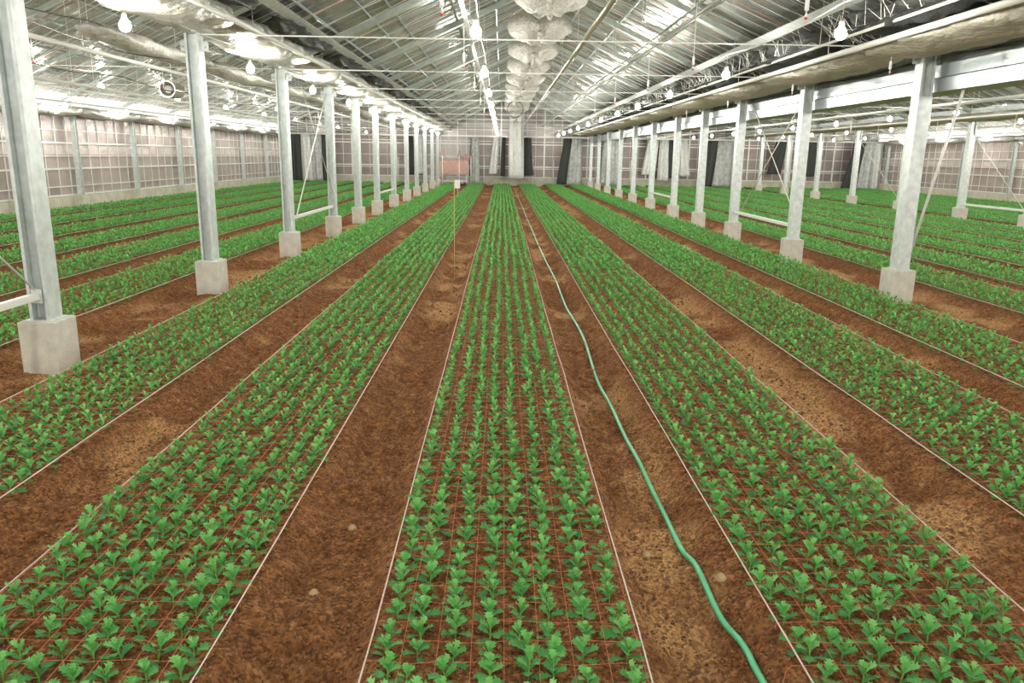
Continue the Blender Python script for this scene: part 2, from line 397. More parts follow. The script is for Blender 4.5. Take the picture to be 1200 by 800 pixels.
for k, (x, y, r, lb) in enumerate(stones):
    tag(blob(r, k, (9, 7)).build('stone', 'stone', smooth=True, loc=(x, y, gz(x, y)+r*.3)), lb, 'stone', 'stones on the dirt paths')
VV = []; FF = []; off = 0
bl = [blob(1, 50+k, (5, 4)) for k in range(6)]
for k, b_ in enumerate(bl):
    v = np.array(b_.v); n = 5200
    y = 1.9*np.exp(rng.random(n)*2.0); x = rng.uniform(-1, 1, n)*np.minimum(.62*y+.3, 5.5)
    z, p = ground(x, y); keep = (p > .35) | (rng.random(n) < .35); x, y, z = x[keep], y[keep], z[keep]; n = len(x)
    r = .003+.010*rng.random(n)**3*(.7+y*.15); th = rng.uniform(0, 6.28, n)
    X = (v[None, :, 0]*np.cos(th)[:, None]-v[None, :, 1]*np.sin(th)[:, None])*r[:, None]+x[:, None]
    Y = (v[None, :, 0]*np.sin(th)[:, None]+v[None, :, 1]*np.cos(th)[:, None])*r[:, None]+y[:, None]
    Z = v[None, :, 2]*r[:, None]+(z+r*.2)[:, None]
    f = np.array([g for g in b_.f if len(g) == 4]); VV.append(np.stack([X, Y, Z], -1).reshape(-1, 3)); FF.append((f[None]+(off+np.arange(n)*len(v))[:, None, None]).reshape(-1, 4)); off += n*len(v)
o = np_obj('soil_crumbs', np.concatenate(VV), np.concatenate(FF), 'crumb'); o['kind'] = 'stuff'
tag(o, 'loose brown soil crumbs strewn over paths and beds', 'soil')

# ------------------------------------------------------------------ columns
def make_column(plate, x, y, label, grp):
    z0 = -.06
    root = empty('steel_column', (x, y, z0), label, 'column', grp)
    f = MB(); f.box(-.155, .155, -.17, .17, -.12, .41); f.build('footing', 'concrete', root, bevel=.012)
    b = MB(); b.box(-.11, .11, -.125, .125, .41, .418); b.build('base_plate', 'galvanised', root)
    p = MB(); t = .007
    for s in (-1, 1): p.box(s*.08-t/2, s*.08+t/2, -.095, .095, .418, 3.22)
    p.box(-.0765, .0765, -t/2, t/2, .418, 3.22)
    for s in (-1, 1):                                   # rolled lips of the flanges
        for e in (-1, 1): p.box(s*.066-.0105, s*.066+.0105, e*.095-t/2, e*.095+t/2, .418, 3.22)
    p.build('post', 'galvanised', root)
    if plate:
        c = MB(); c.box(-.086, .086, -.108, -.0995, .418, 2.62); c.build('cover_plate', 'galvanised', root, bevel=.002)
    for s in (-1, 1):
        k = MB(); k.box(s*.13-.045, s*.13+.045, -.006, .006, 3.02, 3.14)
        k.lathe([(.014, 0), (.014, .01)], 10, (s*.14, -.016, 3.08)); br = k.build('bracket', 'galvanised', root, bevel=.01)
        w = MB(); w.box(s*.14-.014, s*.14+.014, -.018, -.0065, 3.06, 3.088); w.build('bolt', 'galvanised_dark', br)
    return root
rowname = ['', 'the row left of the centre beds', 'the row right of the centre beds', 'the far right row inside the right bay']
lab = lambda n, r: 'galvanised steel column on a concrete footing, %s from the camera in %s' % (ORD[n], rowname[r])
protoA = make_column(False, XW[1], YS[0], lab(1, 1), 'columns left')
for n, y in enumerate(YS[1:]): copy_tree(protoA, (XW[1], y, -.06), lab(n+2, 1))
protoB = make_column(True, XW[2], YS[1], lab(1, 2), 'columns right')
for n, y in enumerate(YS[2:]): copy_tree(protoB, (XW[2], y, -.06), lab(n+2, 2))
n = 0
for y in YS:
    if y < 17: continue
    n += 1; copy_tree(protoB, (XW[3], y, -.02), lab(n, 3), 'columns in the right bay')
def make_wall_post(x, y, label, grp, s):
    root = empty('wall_post', (x, y, 0), label, 'post', grp)
    f = MB(); f.box(-.14, .14, -.19, .19, -.1, .40); f.build('footing', 'sill_concrete', root, bevel=.01)
    p = MB()
    for e in (-1, 1): p.box(-.07, .07, e*.065-.012, e*.065+.012, .40, 2.72)
    p.box(-.02-.05*s, .02-.05*s, -.053, .053, .40, 2.72); p.build('post', 'galvanised', root); return root
pl = None
for wi, (x, side) in enumerate(((XW[0]+.26, 'left'), (XW[4]-.26, 'right'))):
    pl = None
    yy = [y for y in YS if y > (9 if wi == 0 else 27)]
    for n, y in enumerate(yy):
        lb = 'galvanised post with concrete foot on the %s wall, %s from the camera' % (side, ORD[n+1]) if n else 'galvanised post with concrete foot on the %s wall, nearest the camera' % side
        if pl is None: pl = make_wall_post(x, y, lb, 'posts on the %s wall' % side, 1 if wi == 0 else -1)
        else: copy_tree(pl, (x, y, 0), lb)

# tie rails between columns and brace rods
def rail(x, ya, yb, z, lb):
    b = MB(); b.box(x-.025, x+.025, ya+.1, yb-.1, z-.03, z+.03); r = b.build('tie_rail', 'white_steel', bevel=.006); tag(r, lb, 'rail', 'low tie rails between columns')
    for y, s in ((ya, 1), (yb, -1)):
        k = MB(); k.box(x-.045, x+.045, y+s*.1-.004, y+s*.1+.004, z-.06, z+.06); k.build('end_plate', 'galvanised', r)
rail(XW[1], 2.7, YS[0], .56, 'low galvanised rail running into the nearest left column')
rail(XW[1], YS[2], YS[3], .58, 'low galvanised rail between the third and fourth left columns')
rail(XW[1], YS[5], YS[6], .56, 'low galvanised rail between the sixth and seventh left columns')
rail(XW[2], YS[2], YS[3], .58, 'low galvanised rail between the second and third right columns')
rail(XW[2], YS[5], YS[6], .56, 'low galvanised rail between the fifth and sixth right columns')
rail(XW[3], YS[4], YS[5], .50, 'low galvanised rail between columns in the right bay')
def brace(a, b, r, lb):
    m = MB(); m.tube([a, b], r, 8); o = m.build('brace_rod', 'white_steel', smooth=True); tag(o, lb, 'brace rod', 'diagonal brace rods')
brace((XW[1]+.0, YS[0]-.12, .62), (XW[1]-.0, YS[0]-2.9, 2.9), .009, 'thin diagonal rod bolted low on the nearest left column')
brace((XW[1]+.11, YS[2]+.12, .62), (XW[1]+.11, YS[3]-.8, 2.95), .012, 'diagonal rod rising from the third left column')
brace((XW[1]+.11, YS[3]-.12, .62), (XW[1]+.11, YS[2]+.9, 2.95), .008, 'diagonal rod rising from the fourth left column toward the third')
brace((XW[2]+.16, YS[1]+.12, .40), (XW[2]+.26, YS[1]-.5, 2.70), .018, 'white slanting rod leaning beside the nearest right column')
brace((XW[2]+.12, YS[2]+.14, .62), (XW[2]+.12, YS[3]-.3, 2.95), .010, 'diagonal rod rising from the second right column')
brace((XW[2]+.12, YS[3]-.12, .62), (XW[2]+.12, YS[2]+.3, 2.95), .010, 'diagonal rod rising from the third right column')
brace((XW[3]-.1, YS[4]+.1, .55), (XW[3]-.1, YS[5]-.3, 2.6), .010, 'diagonal rod rising from a column in the right bay')
brace((XW[3]-.1, YS[6], .5), (XW[3]-.1, YS[7]-.3, 2.6), .010, 'farther diagonal rod between columns in the right bay')

# ------------------------------------------------------------------ walls
def wall_side(name, x, s):
    r = MB(); r.box(x-.05, x+.05, Y0, YB, .34, 2.95); w = r.build(name, 'pink_wall'); struct(w)
    sm = MB(); sm.box(x-.12, x+.12, Y0, YB, -.2, .36); struct(sm.build('trim_1' if s > 0 else 'trim_2', 'sill_concrete', bevel=.01))
    g = MB(); xi = x+s*.075
    y = Y0
    while y < YB: g.box(xi-.012, xi+.012, y-.013, y+.013, .36, 2.72); y += .62
    for z, t in ((.40, .025), (.66, .014), (1.18, .024), (1.55, .012), (1.93, .028), (2.30, .010)): g.box(xi-.02, xi+.016, Y0, YB, z-t, z+t)
    struct(g.build('trim_3' if s > 0 else 'trim_4', 'white_steel'))
    # a band of thinner film lies across the middle of the wall
    f = MB(); f.box(xi-s*.0285-.004, xi-s*.0285+.004, Y0, YB, 1.60, 1.88); struct(f.build('trim_5' if s > 0 else 'trim_6', 'white_film'))
    return w
mat('white_film', (.64, .56, .53), .22, .1, .5, 5, .18, 1.1)
wall_side('wall_left', XW[0], 1); wall_side('wall_right', XW[4], -1)
def wall_far():
    EZ, RZ = 3.35, 5.45
    r = MB(); r.box(XW[0], XW[4], YB-.05, YB+.05, .30, 2.95); struct(r.build('wall_back', 'end_wall'))
    sm = MB(); sm.box(XW[0], XW[4], YB-.14, YB+.14, -.2, .44); struct(sm.build('trim_7', 'sill_concrete'))
    for k in range(4):
        a, b = XW[k], XW[k+1]; m = (a+b)/2; g = MB()
        g.add([(a, YB-.04, 2.95), (b, YB-.04, 2.95), (b, YB-.04, EZ+.05), (m, YB-.04, RZ+.1), (a, YB-.04, EZ+.05), (a, YB+.04, 2.95), (b, YB+.04, 2.95), (b, YB+.04, EZ+.05), (m, YB+.04, RZ+.1), (a, YB+.04, EZ+.05)],
              [(0, 1, 2, 3, 4), (9, 8, 7, 6, 5)]+[(i, 5+i, 5+(i+1) % 5, (i+1) % 5) for i in range(5)])
        struct(g.build('wall_gable_%d' % (k+1), 'gable_wall'))
        t = MB(); n = 17
        for i in range(n+1):
            x = a+(b-a)*i/n; zt = EZ+(RZ-EZ)*(1-abs(x-m)/(m-a)); th = .045 if i % 5 == 2 else .012
            t.box(x-th, x+th, YB-.11, YB-.06, .4, zt)
        for z, th in ((.46, .03), (.98, .02), (1.10, .04), (1.75, .015), (2.45, .035), (2.62, .02), (2.92, .045)): t.box(a, b, YB-.14, YB-.11, z-th, z+th)
        for z in (3.3, 3.6, 3.95, 4.3, 4.7, 5.0):
            hw = (m-a)*(1-max(0, z-EZ)/(RZ-EZ)); t.box(m-hw, m+hw, YB-.13, YB-.11, z-.012, z+.012)
        struct(t.build('trim_%d' % (8+k), 'white_steel'))
wall_far()

# ------------------------------------------------------------------ roof
EZ, RZ = 3.35, 5.45
def roof():
    nt = 20
    for k in range(4):
        a, b = XW[k], XW[k+1]; m = (a+b)/2
        for s, (xe, xr) in enumerate(((a, m), (b, m))):
            nx = 24; ny = 180; V = []; F = []
            for j in range(ny+1):
                y = Y0+(YB-Y0)*j/ny
                for i in range(nx+1):
                    t = i/nx; V.append((xe+(xr-xe)*t, y, EZ+(RZ-EZ)*t+.03+.035*math.sin(PI*(y/.62))**2*0+.02*float(math.sin(y*1.7+i)+math.sin(y*.9-i*.7))))
            F = [(j*(nx+1)+i, j*(nx+1)+i+1, (j+1)*(nx+1)+i+1, (j+1)*(nx+1)+i) for j in range(ny) for i in range(nx)]
            V2 = [(x, y, z+.03) for x, y, z in V]; o = len(V); r = MB(); r.add(V, F); r.add(V2, F)
            struct(r.build('ceiling_%d' % (k*2+s+1), 'roof_film', smooth=True))
            inner = k == 1
            g = MB(); y = Y0
            while y < YB:                                # slender glazing bars down the slope
                g.bar((xe, y, EZ-.01), (xr, y, RZ-.01), .014, .02); y += .47
            struct(g.build('trim_%d' % (12+k*2+s), 'galvanised_dark'))
            g = MB(); y = Y0+.3; q_ = 0
            while y < YB:
                g.bar((xe, y, EZ-.06), (xr, y+(.5 if s else -.3), RZ-.05), .012, .008); y += 2.1
            struct(g.build('trim_%d' % (20+k*2+s), 'roof_red'))
            g = MB(); y = Y0+.1
            while y < YB:
                g.bar((xe, y, EZ-.08), (xr, y-.9+1.8*s, RZ-.10), .008, .008); g.bar((xe, y+.5, EZ-.10), (xr, y+.9, RZ-.10), .008, .008); y += .93
            struct(g.build('trim_%d' % (40+k*2+s), 'white_wire'))
            for tt in (.22, .42, .62, .8):                # purlins along the roof
                g = MB(); g.bar((xe+(xr-xe)*tt, Y0, EZ+(RZ-EZ)*tt-.07), (xe+(xr-xe)*tt, YB-.2, EZ+(RZ-EZ)*tt-.07), .03, .045)
                struct(g.build('purlin', 'galvanised_dark'))
            for y in YS:
                if k in (0, 3) and y < 12: continue
                g = MB(); d = .09
                g.bar((xe, y, EZ-.14), (xr, y, RZ-.14), .20 if k in (1, 2) else .09, d); struct(g.build('rafter', 'rafter_green'))
    for k in range(1, 4):
        g = MB(); x = XW[k]; g.box(x-.16, x+.16, Y0, YB-.2, 3.20, 3.36); struct(g.build('gutter', 'galvanised'))
mat('rafter_green', (.52, .58, .53), .35, .5, .05, 10, .1, 8)
roof()
# tie wires across each span at every frame
for k in range(4):
    for n, y in enumerate(YS):
        if k in (0, 3) and y < 14: continue
        g = MB(); z = 3.14; g.bar((XW[k]+.12, y-.15, z), (XW[k+1]-.12, y-.15, z), .014, .014)
        struct(g.build('tie_wire', 'white_steel'))

# ------------------------------------------------------------------ pipes and rails running down the house
def pipe(x, z, r, m, lb, x1=None, z1=None, yb=YB-.3, ya=.5, name='overhead_pipe', n=12, hang=True):
    x1 = x if x1 is None else x1; z1 = z if z1 is None else z1
    g = MB(); g.tube([(x, ya, z), ((x+x1)/2, (ya+yb)/2, (z+z1)/2), (x1, yb, z1)], r, n); o = g.build(name, m, smooth=True); tag(o, lb, 'pipe', 'overhead pipes')
    k = max(j for j in range(4) if XW[j] < x); zr = EZ+(RZ-EZ)*(1-abs(x-(XW[k]+XW[k+1])/2)/((XW[k+1]-XW[k])/2))-.05
    hm = MB(); hm.tube([(0, 0, z+r*.6), (0, 0, zr)], .004, 5); hm = hm.mesh('hanger', 'white_wire')
    for y in YS:
        if y > ya: h_ = bpy.data.objects.new('hanger', hm); COL.objects.link(h_); h_.parent = o; h_.location = (x, y+.3, 0)
    return o
pipe(-3.2, 3.27, .036, 'white_steel', 'thick pale overhead pipe along the left edge of the middle roof')
pipe(-.43, 3.25, .026, 'white_steel', 'bright silver overhead rail beside the middle row of bulbs')
pipe(1.32, 3.6, .045, 'olive_rail', 'thick dark-sided overhead rail just right of the white bags')
pipe(2.50, 3.55, .024, 'silver_rail', 'slim overhead double rail halfway up the right roof slope')
pipe(2.44, 3.63, .014, 'galvanised_dark', 'thinner grey rail just above the slim rail on the right roof slope')
pipe(4.22, 3.06, .034, 'white_steel', 'thick white overhead pipe edging the beige curtain roll')
pipe(4.10, 3.19, .018, 'white_steel', 'thin white pipe just above the thick one by the beige curtain roll')
pipe(-2.25, 4.0, .018, 'galvanised_dark', 'thin dark rail high on the left roof slope')
pipe(-5.38, 3.0, .030, 'white_steel', 'pale overhead pipe nearest the columns in the left bay')
pipe(-7.25, 2.82, .030, 'white_steel', 'lower pale overhead pipe in the left bay')
pipe(-9.6, 3.05, .022, 'white_steel', 'pale overhead pipe halfway across the left bay')
pipe(-11.4, 2.95, .022, 'white_steel', 'pale overhead pipe nearest the left wall')
pipe(6.9, 3.0, .024, 'white_steel', 'pale overhead pipe nearest the columns in the right bay')
pipe(8.6, 2.85, .026, 'white_steel', 'lower pale overhead pipe in the right bay')
pipe(10.4, 3.05, .022, 'white_steel', 'third overhead pipe out from the columns in the right bay')
pipe(12.6, 2.95, .024, 'white_steel', 'fourth overhead pipe out from the columns in the right bay')
pipe(17.3, 3.0, .026, 'white_steel', 'pale overhead pipe beyond the far right columns', ya=10)
pipe(20.6, 2.95, .026, 'white_steel', 'pale overhead pipe nearest the right wall', ya=16)

def runner(x0, z0, x1, z1, m, lb, ya=.5, yb=YB-.3, name='overhead_beam', cat='beam', t=.012):
    g = MB(); g.bar((x0, ya, z0), (x0, yb, z0), .001, .001) if False else None
    a = Vector((x1-x0, 0, z1-z0)).normalized(); nrm = Vector((-a.z, 0, a.x))*t
    pr = [(x0, z0), (x1, z1), (x1+nrm.x, z1+nrm.z), (x0+nrm.x, z0+nrm.z)]
    g.add([(px, y, pz) for y in (ya, yb) for px, pz in pr], [(0, 1, 2, 3), (7, 6, 5, 4)]+[(i, 4+i, 4+(i+1) % 4, (i+1) % 4) for i in range(4)])
    o = g.build(name, m); tag(o, lb, cat); return o
runner(3.80, 3.52, 3.93, 3.46, 'galvanised', 'flat pale eaves beam along the right roof slope')
runner(-2.75, 3.54, -2.88, 3.48, 'galvanised', 'flat pale eaves beam along the left roof slope')
# long metal channel hung behind the right columns
g = MB(); pr = [(5.50, 2.62), (5.78, 2.60), (5.80, 2.95), (5.52, 2.95), (5.52, 2.80), (5.49, 2.78)]
g.add([(px, y, pz) for y in (.5, 48.4) for px, pz in pr], [tuple(range(6)), tuple(range(6, 12))[::-1]]+[(i, (i+1) % 6, 6+(i+1) % 6, 6+i) for i in range(6)])
tag(g.build('metal_channel', 'gutter_metal'), 'deep shiny metal channel running behind the right column row', 'channel')
g = MB(); g.box(5.64, 5.652, .5, 48.4, 2.952, 3.19); tag(g.build('film_strip', 'grey_film'), 'upright strip of grey film standing on the long metal channel', 'film strip')
for k in range(5):
    pts = [(5.47-.01*k, y, 3.02+.03*k-.05*math.sin(PI*((y-YS[0]) % 3.8)/3.8)*(k % 3)) for y in np.arange(1, 48, .7)]
    g = MB(); g.tube(pts, .006, 5); tag(g.build('black_cable', 'black_wire', smooth=True), 'black cable sagging above the metal channel, %s from the bottom' % ORD[k+1], 'cable', 'cables above the metal channel')
for x, z, lb in ((-4.05, 2.86, 'black cable slung along the left column row'), (-5.0, 3.28, 'black cable under the left bay roof'), (-6.6, 3.0, 'dark cable farther out under the left bay roof')):
    pts = [(x, y, z-.10*math.sin(PI*((y-YS[0]) % 3.8)/3.8)) for y in np.arange(1, 48, .6)]
    g = MB(); g.tube(pts, .007, 5); tag(g.build('black_cable', 'black_wire', smooth=True), lb, 'cable')

# ------------------------------------------------------------------ gathered films under the eaves
def roll(xc, ya, yb, zc, rx, rz, seed, nf=40, n=22, rough=.10, lip=0.):
    g = random.Random(seed); rings = []; ph = [g.uniform(0, 6.28) for _ in range(6)]
    for i in range(nf+1):
        t = i/nf; y = ya+(yb-ya)*t; e = (1-abs(2*t-1)**7)**.5 if 0 < t < 1 else .25
        e = max(e, .3); ring = []
        for k in range(n):
            a = 2*PI*k/n
            w = 1+rough*(math.sin(y*6+3*a+ph[0])*.6+math.sin(y*13-2*a+ph[1])*.35+math.sin(5*a+y*2.5+ph[2])*.6+math.sin(9*a+y*19+ph[3])*.25)
            sag = -.05*math.sin(PI*t)*rz/.15
            ring.append((xc+rx*e*w*math.cos(a), y+.02*math.sin(3*a+ph[4]), zc+sag+rz*e*w*math.sin(a)))
        rings.append(ring)
    return MB().rings(rings)
yy = [2.7]+YS
for n in range(len(yy)-1):
    a, b = yy[n], yy[n+1]
    tag(roll(-3.68, a+.12, b+.16, 3.36, .50, .17, n, 60, 26).build('film_roll', 'white_plastic', smooth=True), 'crumpled white plastic film bunched under the left eaves, %s bundle from the camera' % ORD[n+1], 'plastic film', 'white film bundles under left eaves')
    tag(roll(4.80, a-.05, b+.05, 3.09, .50, .105, n+40, 60, 26, .09).build('film_roll', 'beige_plastic', smooth=True), 'beige plastic curtain bunched under the right eaves, %s length from the camera' % ORD[n+1], 'plastic film', 'beige film lengths under right eaves')
    if n < 9:
        tag(roll(-2.98, a+.5, b-.35, 3.44, .16, .06, n+80, 44, 20, .3).build('shade_net', 'shade_cloth', smooth=True), 'black shade cloth gathered inside the left eaves, %s bunch from the camera' % ORD[n+1], 'shade cloth', 'black cloth bunches by left eaves')
        tag(roll(4.35, a+.6, b-.3, 3.34, .34, .13, n+120, 44, 20, .3).build('shade_net', 'shade_cloth', smooth=True), 'black shade cloth gathered inside the right eaves, %s bunch from the camera' % ORD[n+1], 'shade cloth', 'black cloth bunches by right eaves')
        g = MB(); rr = random.Random(n)
        for q_ in range(26):                              # tangle of pale draw cords round the bunch
            y = rr.uniform(a+.4, b-.2); pts = [(3.9+rr.uniform(-.1, .1), y, 3.30+rr.uniform(0, .15))]
            for w in range(5): pts.append((3.95+.17*w+rr.uniform(-.02, .02), y+.22*w*rr.uniform(.7, 1.2), 3.20+.08*math.sin(w*.8)+rr.uniform(-.01, .02)))
            g.tube(pts, .0035, 4)
        tag(g.build('draw_cords', 'white_wire'), 'tangle of pale draw cords over the right black cloth, %s bunch from the camera' % ORD[n+1], 'cords', 'draw cords over right cloth')
for n in range(2, len(yy)-1):
    a, b = yy[n], yy[n+1]
    tag(roll(-5.15, a-.1, b+.1, 3.22, .26, .11, n+160, 40, 18).build('film_roll', 'white_plastic', smooth=True), 'grey-white film gathered above the left bay pipe, %s length from the camera' % ORD[n-1], 'plastic film', 'film lengths over left bay pipe')
    tag(roll(-12.80, a-.1, b+.1, 2.88, .30, .15, n+180, 40, 18).build('film_roll', 'white_plastic', smooth=True), 'pale film gathered above the left wall, %s length from the camera' % ORD[n-1], 'plastic film', 'film lengths along left wall top')
    if n > 3:
        tag(roll(13.9, a-.1, b+.1, 3.08, .45, .12, n+200, 40, 18).build('film_roll', 'beige_plastic', smooth=True), 'pale film gathered before the far right columns, %s length from the camera' % ORD[n-3], 'plastic film', 'film lengths before far right columns')
        tag(roll(23.30, a-.1, b+.1, 2.90, .18, .14, n+220, 40, 18).build('film_roll', 'white_plastic', smooth=True), 'pale film gathered above the right wall, %s length from the camera' % ORD[n-3], 'plastic film', 'film lengths along right wall top')

# ------------------------------------------------------------------ white bags under the ridge
def bag(seed):
    g = random.Random(seed); mb = MB()
    for s in (-1, 1):
        rings = []; n = 26; rx = g.uniform(.36, .42); ph = [g.uniform(0, 6) for _ in range(4)]
        for i in range(1, 16):
            t = PI*i/16; ring = []
            for k in range(n):
                a = 2*PI*k/n; w = 1+.04*math.sin(9*a+3*t+ph[0])+.03*math.sin(15*a+ph[1])+.02*math.sin(22*a-5*t)
                st = math.sin(t)**1.15*(1.08+.18*math.cos(t))
                ring.append((s*.25+rx*st*w*math.cos(a)*(1.0 if s*math.cos(a) > 0 else .85), (.62)*st*w*math.sin(a), .29*(-math.cos(t))*(1+.12*math.sin(3*a+ph[2]))+.05*math.cos(a)*s))
            rings.append(ring)
        mb.rings(rings)
    return mb
yb_ = [10.0]+[14.0+3.55*k for k in range(10)]
tot = 0
for n, y in enumerate(yb_):
    x = .78
    o = bag(n).build('film_bag', 'bag_film', smooth=True, loc=(x, y, 4.42)); o.rotation_euler[2] = random.uniform(-.08, .08)
    tag(o, 'puffed white film bag folded under the ridge, %s from the camera' % ORD[n+1], 'film bag', 'white film bags under the ridge')
    t = MB(); pts = [(0, -.8+.1*k, -.22+.05*math.sin(k*1.9)-.03*math.cos(k*.5)) for k in range(17)]
    t.tube(pts, [.05+.02*math.sin(k*2.3) for k in range(17)], 8); t.build('tie_cord', 'bag_film', o, smooth=True)
    c = MB(); c.tube([(0, 0, .1), (0, 0, .9)], .008, 6); c.build('hanger', 'white_wire', o)

# hanging film duct at the far wall
def bundle(x, y, z0, z1, rx, ry, seed, m, folds=9, flare=.0, lean=0., name='hanging_curtain'):
    g = random.Random(seed); rings = []; n = 54; ph = g.uniform(0, 6)
    for i in range(15):
        t = i/14; z = z0+(z1-z0)*t; s = 1+flare*(1-t); ring = []
        for k in range(n):
            a = 2*PI*k/n; w = 1+.16*math.sin(folds*a+ph+t*.8)+.05*math.sin(17*a-t*3)
            ring.append((x+lean*(1-t)+rx*s*w*math.cos(a), y+ry*s*w*math.sin(a), z))
        rings.append(ring)
    return MB().rings(rings).build(name, m, smooth=True)
tag(bundle(.86, 48.2, .42, 4.35, .40, .25, 1, 'white_cloth', 7, .05, name='film_duct'), 'tall white film duct hanging below the last bag at the far wall', 'film duct')
for x, rx, z0, m, lean, lb in [(.10, .10, .55, 'shade_cloth', -.05, 'narrow black curtain hanging just left of the white film duct'),
        (-.35, .18, .65, 'white_cloth', -.2, 'white curtain hanging left of the film duct at the far wall'),
        (1.55, .20, .6, 'shade_cloth', .10, 'black curtain hanging right of the white film duct'),
        (-1.65, .20, .1, 'grey_cloth', 0, 'grey film curtain right of the pink sheeted cart'),
        (4.05, .22, .1, 'shade_cloth', -.35, 'black curtain at the far end right of the middle beds'),
        (4.55, .34, .08, 'grey_cloth', -.1, 'pale grey curtain beside the right column row at the far end'),
        (-5.1, .22, .6, 'white_cloth', 0, 'white curtain just left of the left column row at the far end'),
        (-5.6, .14, .55, 'shade_cloth', 0, 'black curtain left of the left column row at the far end'),
        (-12.6, .28, .1, 'shade_cloth', .0, 'black curtain in the far left corner'),
        (-12.0, .26, .1, 'white_cloth', .1, 'white curtain in the far left corner'),
        (-11.35, .30, .1, 'grey_cloth', .1, 'grey curtain in the far left corner'),
        (-10.8, .24, .1, 'shade_cloth', .1, 'black curtain right of the grey one in the far left corner'),
        (6.7, .42, .1, 'grey_cloth', -.1, 'grey curtain just beyond the right column row at the far end'),
        (9.3, .30, .75, 'white_cloth', -.25, 'white curtain left of centre at the end of the right bay'),
        (10.0, .26, .4, 'white_cloth', 0, 'narrow white curtain at the middle of the right bay end'),
        (10.5, .24, .6, 'shade_cloth', .1, 'black curtain at the middle of the right bay end'),
        (11.1, .24, .7, 'white_cloth', .25, 'white curtain right of the black one at the right bay end'),
        (13.0, .28, .1, 'shade_cloth', -.35, 'black leaning curtain before the far right column row'),
        (13.75, .50, .1, 'grey_cloth', -.1, 'grey-green curtain before the far right column row'),
        (17.2, .30, .9, 'shade_cloth', -.3, 'black curtain beyond the far right column row'),
        (19.0, .30, .8, 'shade_cloth', .2, 'second black curtain beyond the far right column row'),
        (22.1, .30, .05, 'shade_cloth', -.5, 'black leaning curtain in the far right corner'),
        (22.7, .35, .05, 'grey_cloth', -.1, 'grey curtain in the far right corner'),
        (23.2, .28, .05, 'white_cloth', 0, 'white curtain in the far right corner')]:
    tag(bundle(x, 48.75, z0, 2.85, rx, .18, int(x*7)+90, m, 8, .25, lean), lb, 'curtain')

# pink sheeted cart by the far wall, seen through hanging film
t = empty('sheeted_cart', (-3.05, 48.1, 0), 'cart draped in pink sheeting under a white dish, by the far wall', 'cart')
g = MB()
rings = []
for i in range(7):
    z = [.62, .66, .85, 1.05, 1.3, 1.42, 1.46][i]; s = [.97, 1, 1.0, 1.0, 1, .97, .8][i]
    rings.append([(1.02*s*max(-1, min(1, 1.35*math.cos(2*PI*k/60)))+.01*math.sin(k*3), .4*s*max(-1, min(1, 1.35*math.sin(2*PI*k/60)))*(1+.06*math.sin(k*1.7)), z) for k in range(60)])
g.rings(rings).build('pink_sheet', 'pink_sheet', t, smooth=True)
g = MB(); g.box(-.95, .95, -.35, .35, .18, .26)
for sx in (-.9, .9):
    for sy_ in (-.3, .3): g.box(sx-.03, sx+.03, sy_-.03, sy_+.03, .1, .6)
g.build('frame', 'galvanised', t)
for sx in (-.8, .8):
    for sy_ in (-.3, .3):
        g = MB(); g.bar((sx, sy_-.03, .08), (sx, sy_+.03, .08), .2, .2, 14); g.build('wheel', 'shade_cloth', t)
g = MB(); g.box(-.9, -.35, -.3, .2, .262, .5); g.build('lower_box', 'rust', t, bevel=.03)
tag(MB().lathe([(.3, 0), (.52, .10), (.66, .22), (.62, .22), (.25, .03)], 24).build('dish', 'white_cloth', smooth=True, loc=(-3.15, 48.1, 1.46)), 'wide white dish lying on the pink sheeted cart', 'dish')
for k, (x, y, hh, lb) in enumerate([(-3.85, 48.2, .75, 'tall pink bottle at the left end on the cart'), (-3.55, 48.2, .62, 'pink bottle next to the tall one on the cart'), (-2.6, 48.25, .6, 'dark red bottle at the middle of the cart')]):
    tag(MB().lathe([(.11, 0), (.13, .05), (.13, hh*.55), (.05, hh*.75), (.05, hh*.97), (.03, hh)], 14).build('bottle', 'rust' if k == 2 else 'pink_sheet', smooth=True, loc=(x, y, 1.46)), lb, 'bottle', 'bottles on the cart')
tag(roll(0, -.2, .2, 0, .28, .2, 5, 12, 16, .1).build('red_bundle', 'rust', smooth=True, loc=(-2.15, 48.1, 1.64)), 'dark red bundle above the right end of the cart', 'bundle')
g = MB()
for i in range(2): pass
rings = []
for i in range(11):
    z = .1+2.7*i/10; rings.append([(-3.2+1.25*(-1+2*k/40)+(0), 47.45+.05*math.sin(k*1.3+i*.3), z) for k in range(41)]+[(-3.2+1.25*(1-2*k/40), 47.458+.05*math.sin((40-k)*1.3+i*.3), z) for k in range(41)])
def clear_mat():
    m = bpy.data.materials.new('clear_film'); m.use_nodes = True; nt = m.node_tree
    b = nt.nodes['Principled BSDF']; b.inputs['Base Color'].default_value = (.8, .8, .78, 1); b.inputs['Roughness'].default_value = .25
    tr = nt.nodes.new('ShaderNodeBsdfTransparent'); mx = nt.nodes.new('ShaderNodeMixShader'); mx.inputs[0].default_value = .16
    nt.links.new(tr.outputs[0], mx.inputs[1]); nt.links.new(b.outputs[0], mx.inputs[2]); nt.links.new(mx.outputs[0], nt.nodes['Material Output'].inputs[0]); M['clear_film'] = m
clear_mat()
g.rings(rings); tag(g.build('clear_curtain', 'clear_film', smooth=True), 'clear film curtain hanging in front of the pink sheeted cart', 'curtain')

